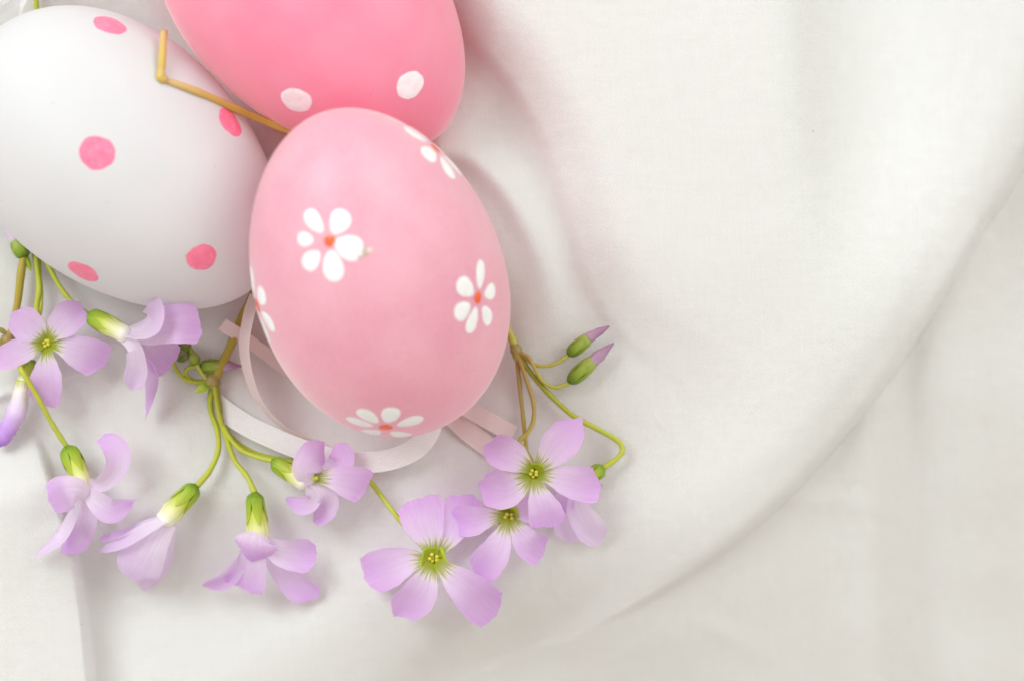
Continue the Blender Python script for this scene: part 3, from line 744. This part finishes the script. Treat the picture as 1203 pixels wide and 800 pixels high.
# ---- spray at the right of the pale pink egg
Cc = thing('flower_spray', None, 'lilac flower spray with two closed buds beside the pale pink egg', 'flower spray', GR)
tube('stem', Wn([(560, 330, 16), (584, 362, 18), (599, 392, 18), (606, 410, 16)]), [4.2, 4.2, 4.4, 5], M['pedicel_brown'], Cc, 22, 12)
tube('node', Wn([(603, 404, 17), (607, 413, 16), (609, 423, 15)]), [4.5, 7.5, 5], M['node'], Cc, 14, 12, wob=.06)
pedicel(Cc, [(608, 415, 17), (617, 420, 18), (626, 427.5, 18), (640, 430, 18), (655, 426, 18), (667, 418, 18)], 2.3, 'pedicel_brown')
pedicel(Cc, [(608, 414, 19), (620, 419, 21), (628, 432, 21), (637, 447, 20), (652, 455, 20), (668, 450, 20)], 2.4, 'pedicel_brown')
pedicel(Cc, [(609, 418, 17), (617, 442, 18), (626, 470, 20), (627, 492, 22), (620, 508, 26), (610, 518, 30), (616, 527, 34), (624, 540, 36), (626, 553, 34)], 2.8, 'pedicel_brown')
pedicel(Cc, [(607, 418, 14), (611, 458, 12), (615.5, 500, 12), (618, 540, 16), (604, 580, 22), (598, 600, 18)], 2.6, 'pedicel_brown')
pedicel(Cc, [(610, 419, 16), (635, 452, 15), (670, 486, 15), (704, 505, 16), (725, 517, 17), (731.5, 528, 18), (725, 538, 20), (709, 549, 22)], 3.2)
bud(Cc, (667, 417, 18), (693, 396, 22), (716, 383, 22), 8.2)
bud(Cc, (668, 449, 20), (698, 423, 24), (721, 403, 24), 9.2)
# back flower, mostly hidden
fl = calyx(Cc, (709, 549, 22), (676, 572, 26), 9, 12)
petal(fl, [(678, 572, 28), (680, 596, 30), (692, 618, 24), (708, 638, 12)], 36, (8, 14), 'round', .14, 'petal_pale')
petal(fl, [(674, 574, 22), (668, 598, 20), (668, 618, 14), (668, 638, 8)], 34, (0, 0), 'round', .1, 'petal_pale')
petal(fl, [(674, 574, 28), (664, 586, 28), (655, 598, 20)], 28, (0, 0), 'round', .1, 'petal_side')
petal(fl, [(680, 570, 30), (694, 574, 22), (702, 580, 14)], 26, (0, 0), 'round', .1, 'petal_side')
petal(fl, [(676, 572, 30), (668, 562, 26), (660, 552, 20)], 26, (0, 0), 'round', .1, 'petal_side')
# lower open flower
fl = face_flower(Cc, (597, 607, 34), (-.05, -.35, 1), 13)
petal(fl, [(594, 606, 33), (573, 608, 43), (553, 611, 44), (528, 611, 34)], 38, (-12, -6), 'trunc', .10)
petal(fl, [(596, 610, 32), (589, 632, 40), (578, 653, 38), (560, 677, 22)], 40, (4, 0), 'trunc', .08)
petal(fl, [(600, 609, 32), (611, 625, 40), (622, 640, 38), (640, 650, 24)], 38, (-8, -10), 'trunc', .10)
petal(fl, [(596, 603, 32), (591, 588, 34), (584, 574, 30)], 34, (0, 0), 'trunc', .1)
petal(fl, [(600, 605, 32), (616, 600, 38), (634, 596, 34)], 34, (0, 0), 'trunc', .1)
# upper open flower
fl = face_flower(Cc, (627, 556, 62), (-.04, -.22, 1), 12.5)
petal(fl, [(625, 552, 61), (610, 541, 72), (592, 532, 74), (570, 521, 62)], 40, (8, 12), 'round', .12)
petal(fl, [(630, 552, 61), (645, 536, 72), (660, 518, 74), (681, 491, 60)], 42, (-4, -4), 'round', .10)
petal(fl, [(632, 557, 61), (654, 561, 70), (678, 567, 68), (706, 571, 54)], 42, (0, 0), 'trunc', .10)
petal(fl, [(629, 562, 61), (634, 582, 68), (640, 600, 64), (646, 620, 50)], 42, (0, 0), 'trunc', .08)
petal(fl, [(623, 560, 60), (606, 571, 66), (587, 575, 60), (562, 570, 46)], 46, (-6, 10), 'round', .16)

# ---- loose stalk lying across the white egg
def on_egg(e, u, v, lift):
    p, n = hit(e, u, v); return np.array(p + n * lift * SC)
st = tag(tube('flower_stalk', [on_egg(EG[1], 185.5, 50, 14), on_egg(EG[1], 186.5, 72, 9), on_egg(EG[1], 187.5, 90, 4), on_egg(EG[1], 189, 96, 3.6)], [4.6, 4.5, 4.4, 3.6], M['dry_stem'], None, 20, 12),
         'dry yellow stalk with a bent end, lying across the white egg', 'flower stalk')
p_a = on_egg(EG[1], 268, 128, 4)
p_b = np.array(P(348, 157, 150))
tube('long_piece', [on_egg(EG[1], 188, 95, 3.4), on_egg(EG[1], 228, 110, 4.3), p_a, np.array(P(310, 142.5, 165)), p_b], [3.6, 4.3, 4.5, 4.6, 4.6], M['dry_stem'], st, 34, 12, oval=.7)
tube('kink', [on_egg(EG[1], 187, 86, 5), on_egg(EG[1], 187.5, 94, 4), on_egg(EG[1], 193, 97, 4)], [4.2, 5.4, 4.2], M['dry_stem'], st, 12, 12)

# ---- ribbons
R1 = strip('satin_ribbon', Wn([(251, 472, 8), (266, 484, 10), (300, 505, 14), (360, 530, 20), (410, 542, 26), (452, 541, 32), (486, 528, 38), (504, 508, 44), (512, 482, 50)]), 25, M['ribbon'], None, (0, -8, -12, -12, 10, 40), None, .03, 60, 7, ribbon=True)
tag(R1, 'white satin ribbon curving round the lower end of the pale pink egg', 'ribbon', 'white satin ribbons')
R2 = strip('satin_ribbon', Wn([(300, 348, 62), (292, 372, 62), (287, 412, 58), (298, 458, 42), (318, 488, 28), (350, 514, 15), (385, 532, 13)]), 21, M['ribbon_pink_bounce'], None, (44, 46, 50, 60, 74, 60, 10), None, .02, 50, 7, ribbon=True)
tag(R2, 'narrow ribbon loop with painted-in pink egg reflection, standing on edge between the white and pale pink eggs', 'ribbon', 'white satin ribbons')
R3 = strip('satin_ribbon', Wn([(261, 381, 34), (285, 396, 30), (310, 414, 22), (336, 434, 10), (352, 444, 4)]), 17, M['ribbon_pink_bounce'], None, (20, 20, 25), None, .02, 30, 7, ribbon=True)
tag(R3, 'short cut ribbon end crossing behind the narrow ribbon loop', 'ribbon', 'white satin ribbons')
R4 = strip('satin_ribbon', Wn([(505, 470, 14), (530, 488, 8), (552, 508, 5), (582, 530, 4)]), 24, M['ribbon_pink_bounce'], None, (0, 0), None, .02, 30, 7, ribbon=True)
tag(R4, 'ribbon end with painted-in pink egg reflection, under the right side of the pale pink egg, cut on a slant', 'ribbon', 'white satin ribbons')
R5 = strip('satin_ribbon', Wn([(520, 462, 20), (548, 479, 14), (574, 494, 10), (604, 510, 8)]), 20, M['ribbon_pink_bounce'], None, (0, 0), None, .02, 30, 7, ribbon=True)
tag(R5, 'upper ribbon end lying beside the right spray stalks near the pale pink egg', 'ribbon', 'white satin ribbons')
# loops of the white egg's ribbon in the far corner
R6 = strip('satin_ribbon', Wn([(-60, 60, 60), (-20, 28, 66), (4, 12, 66), (22, -2, 60), (40, -40, 40)]), 12, M['ribbon'], None, (40, 50, 40), None, .02, 40, 7, ribbon=True)
tag(R6, 'thin white ribbon loop arching past the blunt end of the white egg', 'ribbon', 'white satin ribbons')
R7 = strip('satin_ribbon', Wn([(26, -60, 40), (28, -10, 62), (26, 4, 64), (23, 16, 62), (14, 40, 30)]), 13, M['ribbon'], None, (20, 30, 60, 70), None, .02, 40, 7, ribbon=True)
tag(R7, 'white ribbon strand hanging down to the white egg beside an olive stalk', 'ribbon', 'white satin ribbons')
sk = tube('flower_stalk', Wn([(40, -120, 8), (41, -60, 8), (42, -10, 10), (43.5, 14, 10), (46, 50, 8)]), [3.2, 3.2, 3.2, 3.3, 3.4], M['pedicel'], None, 24, 12)
tag(sk, 'olive green stalk running under the blunt end of the white egg', 'flower stalk')
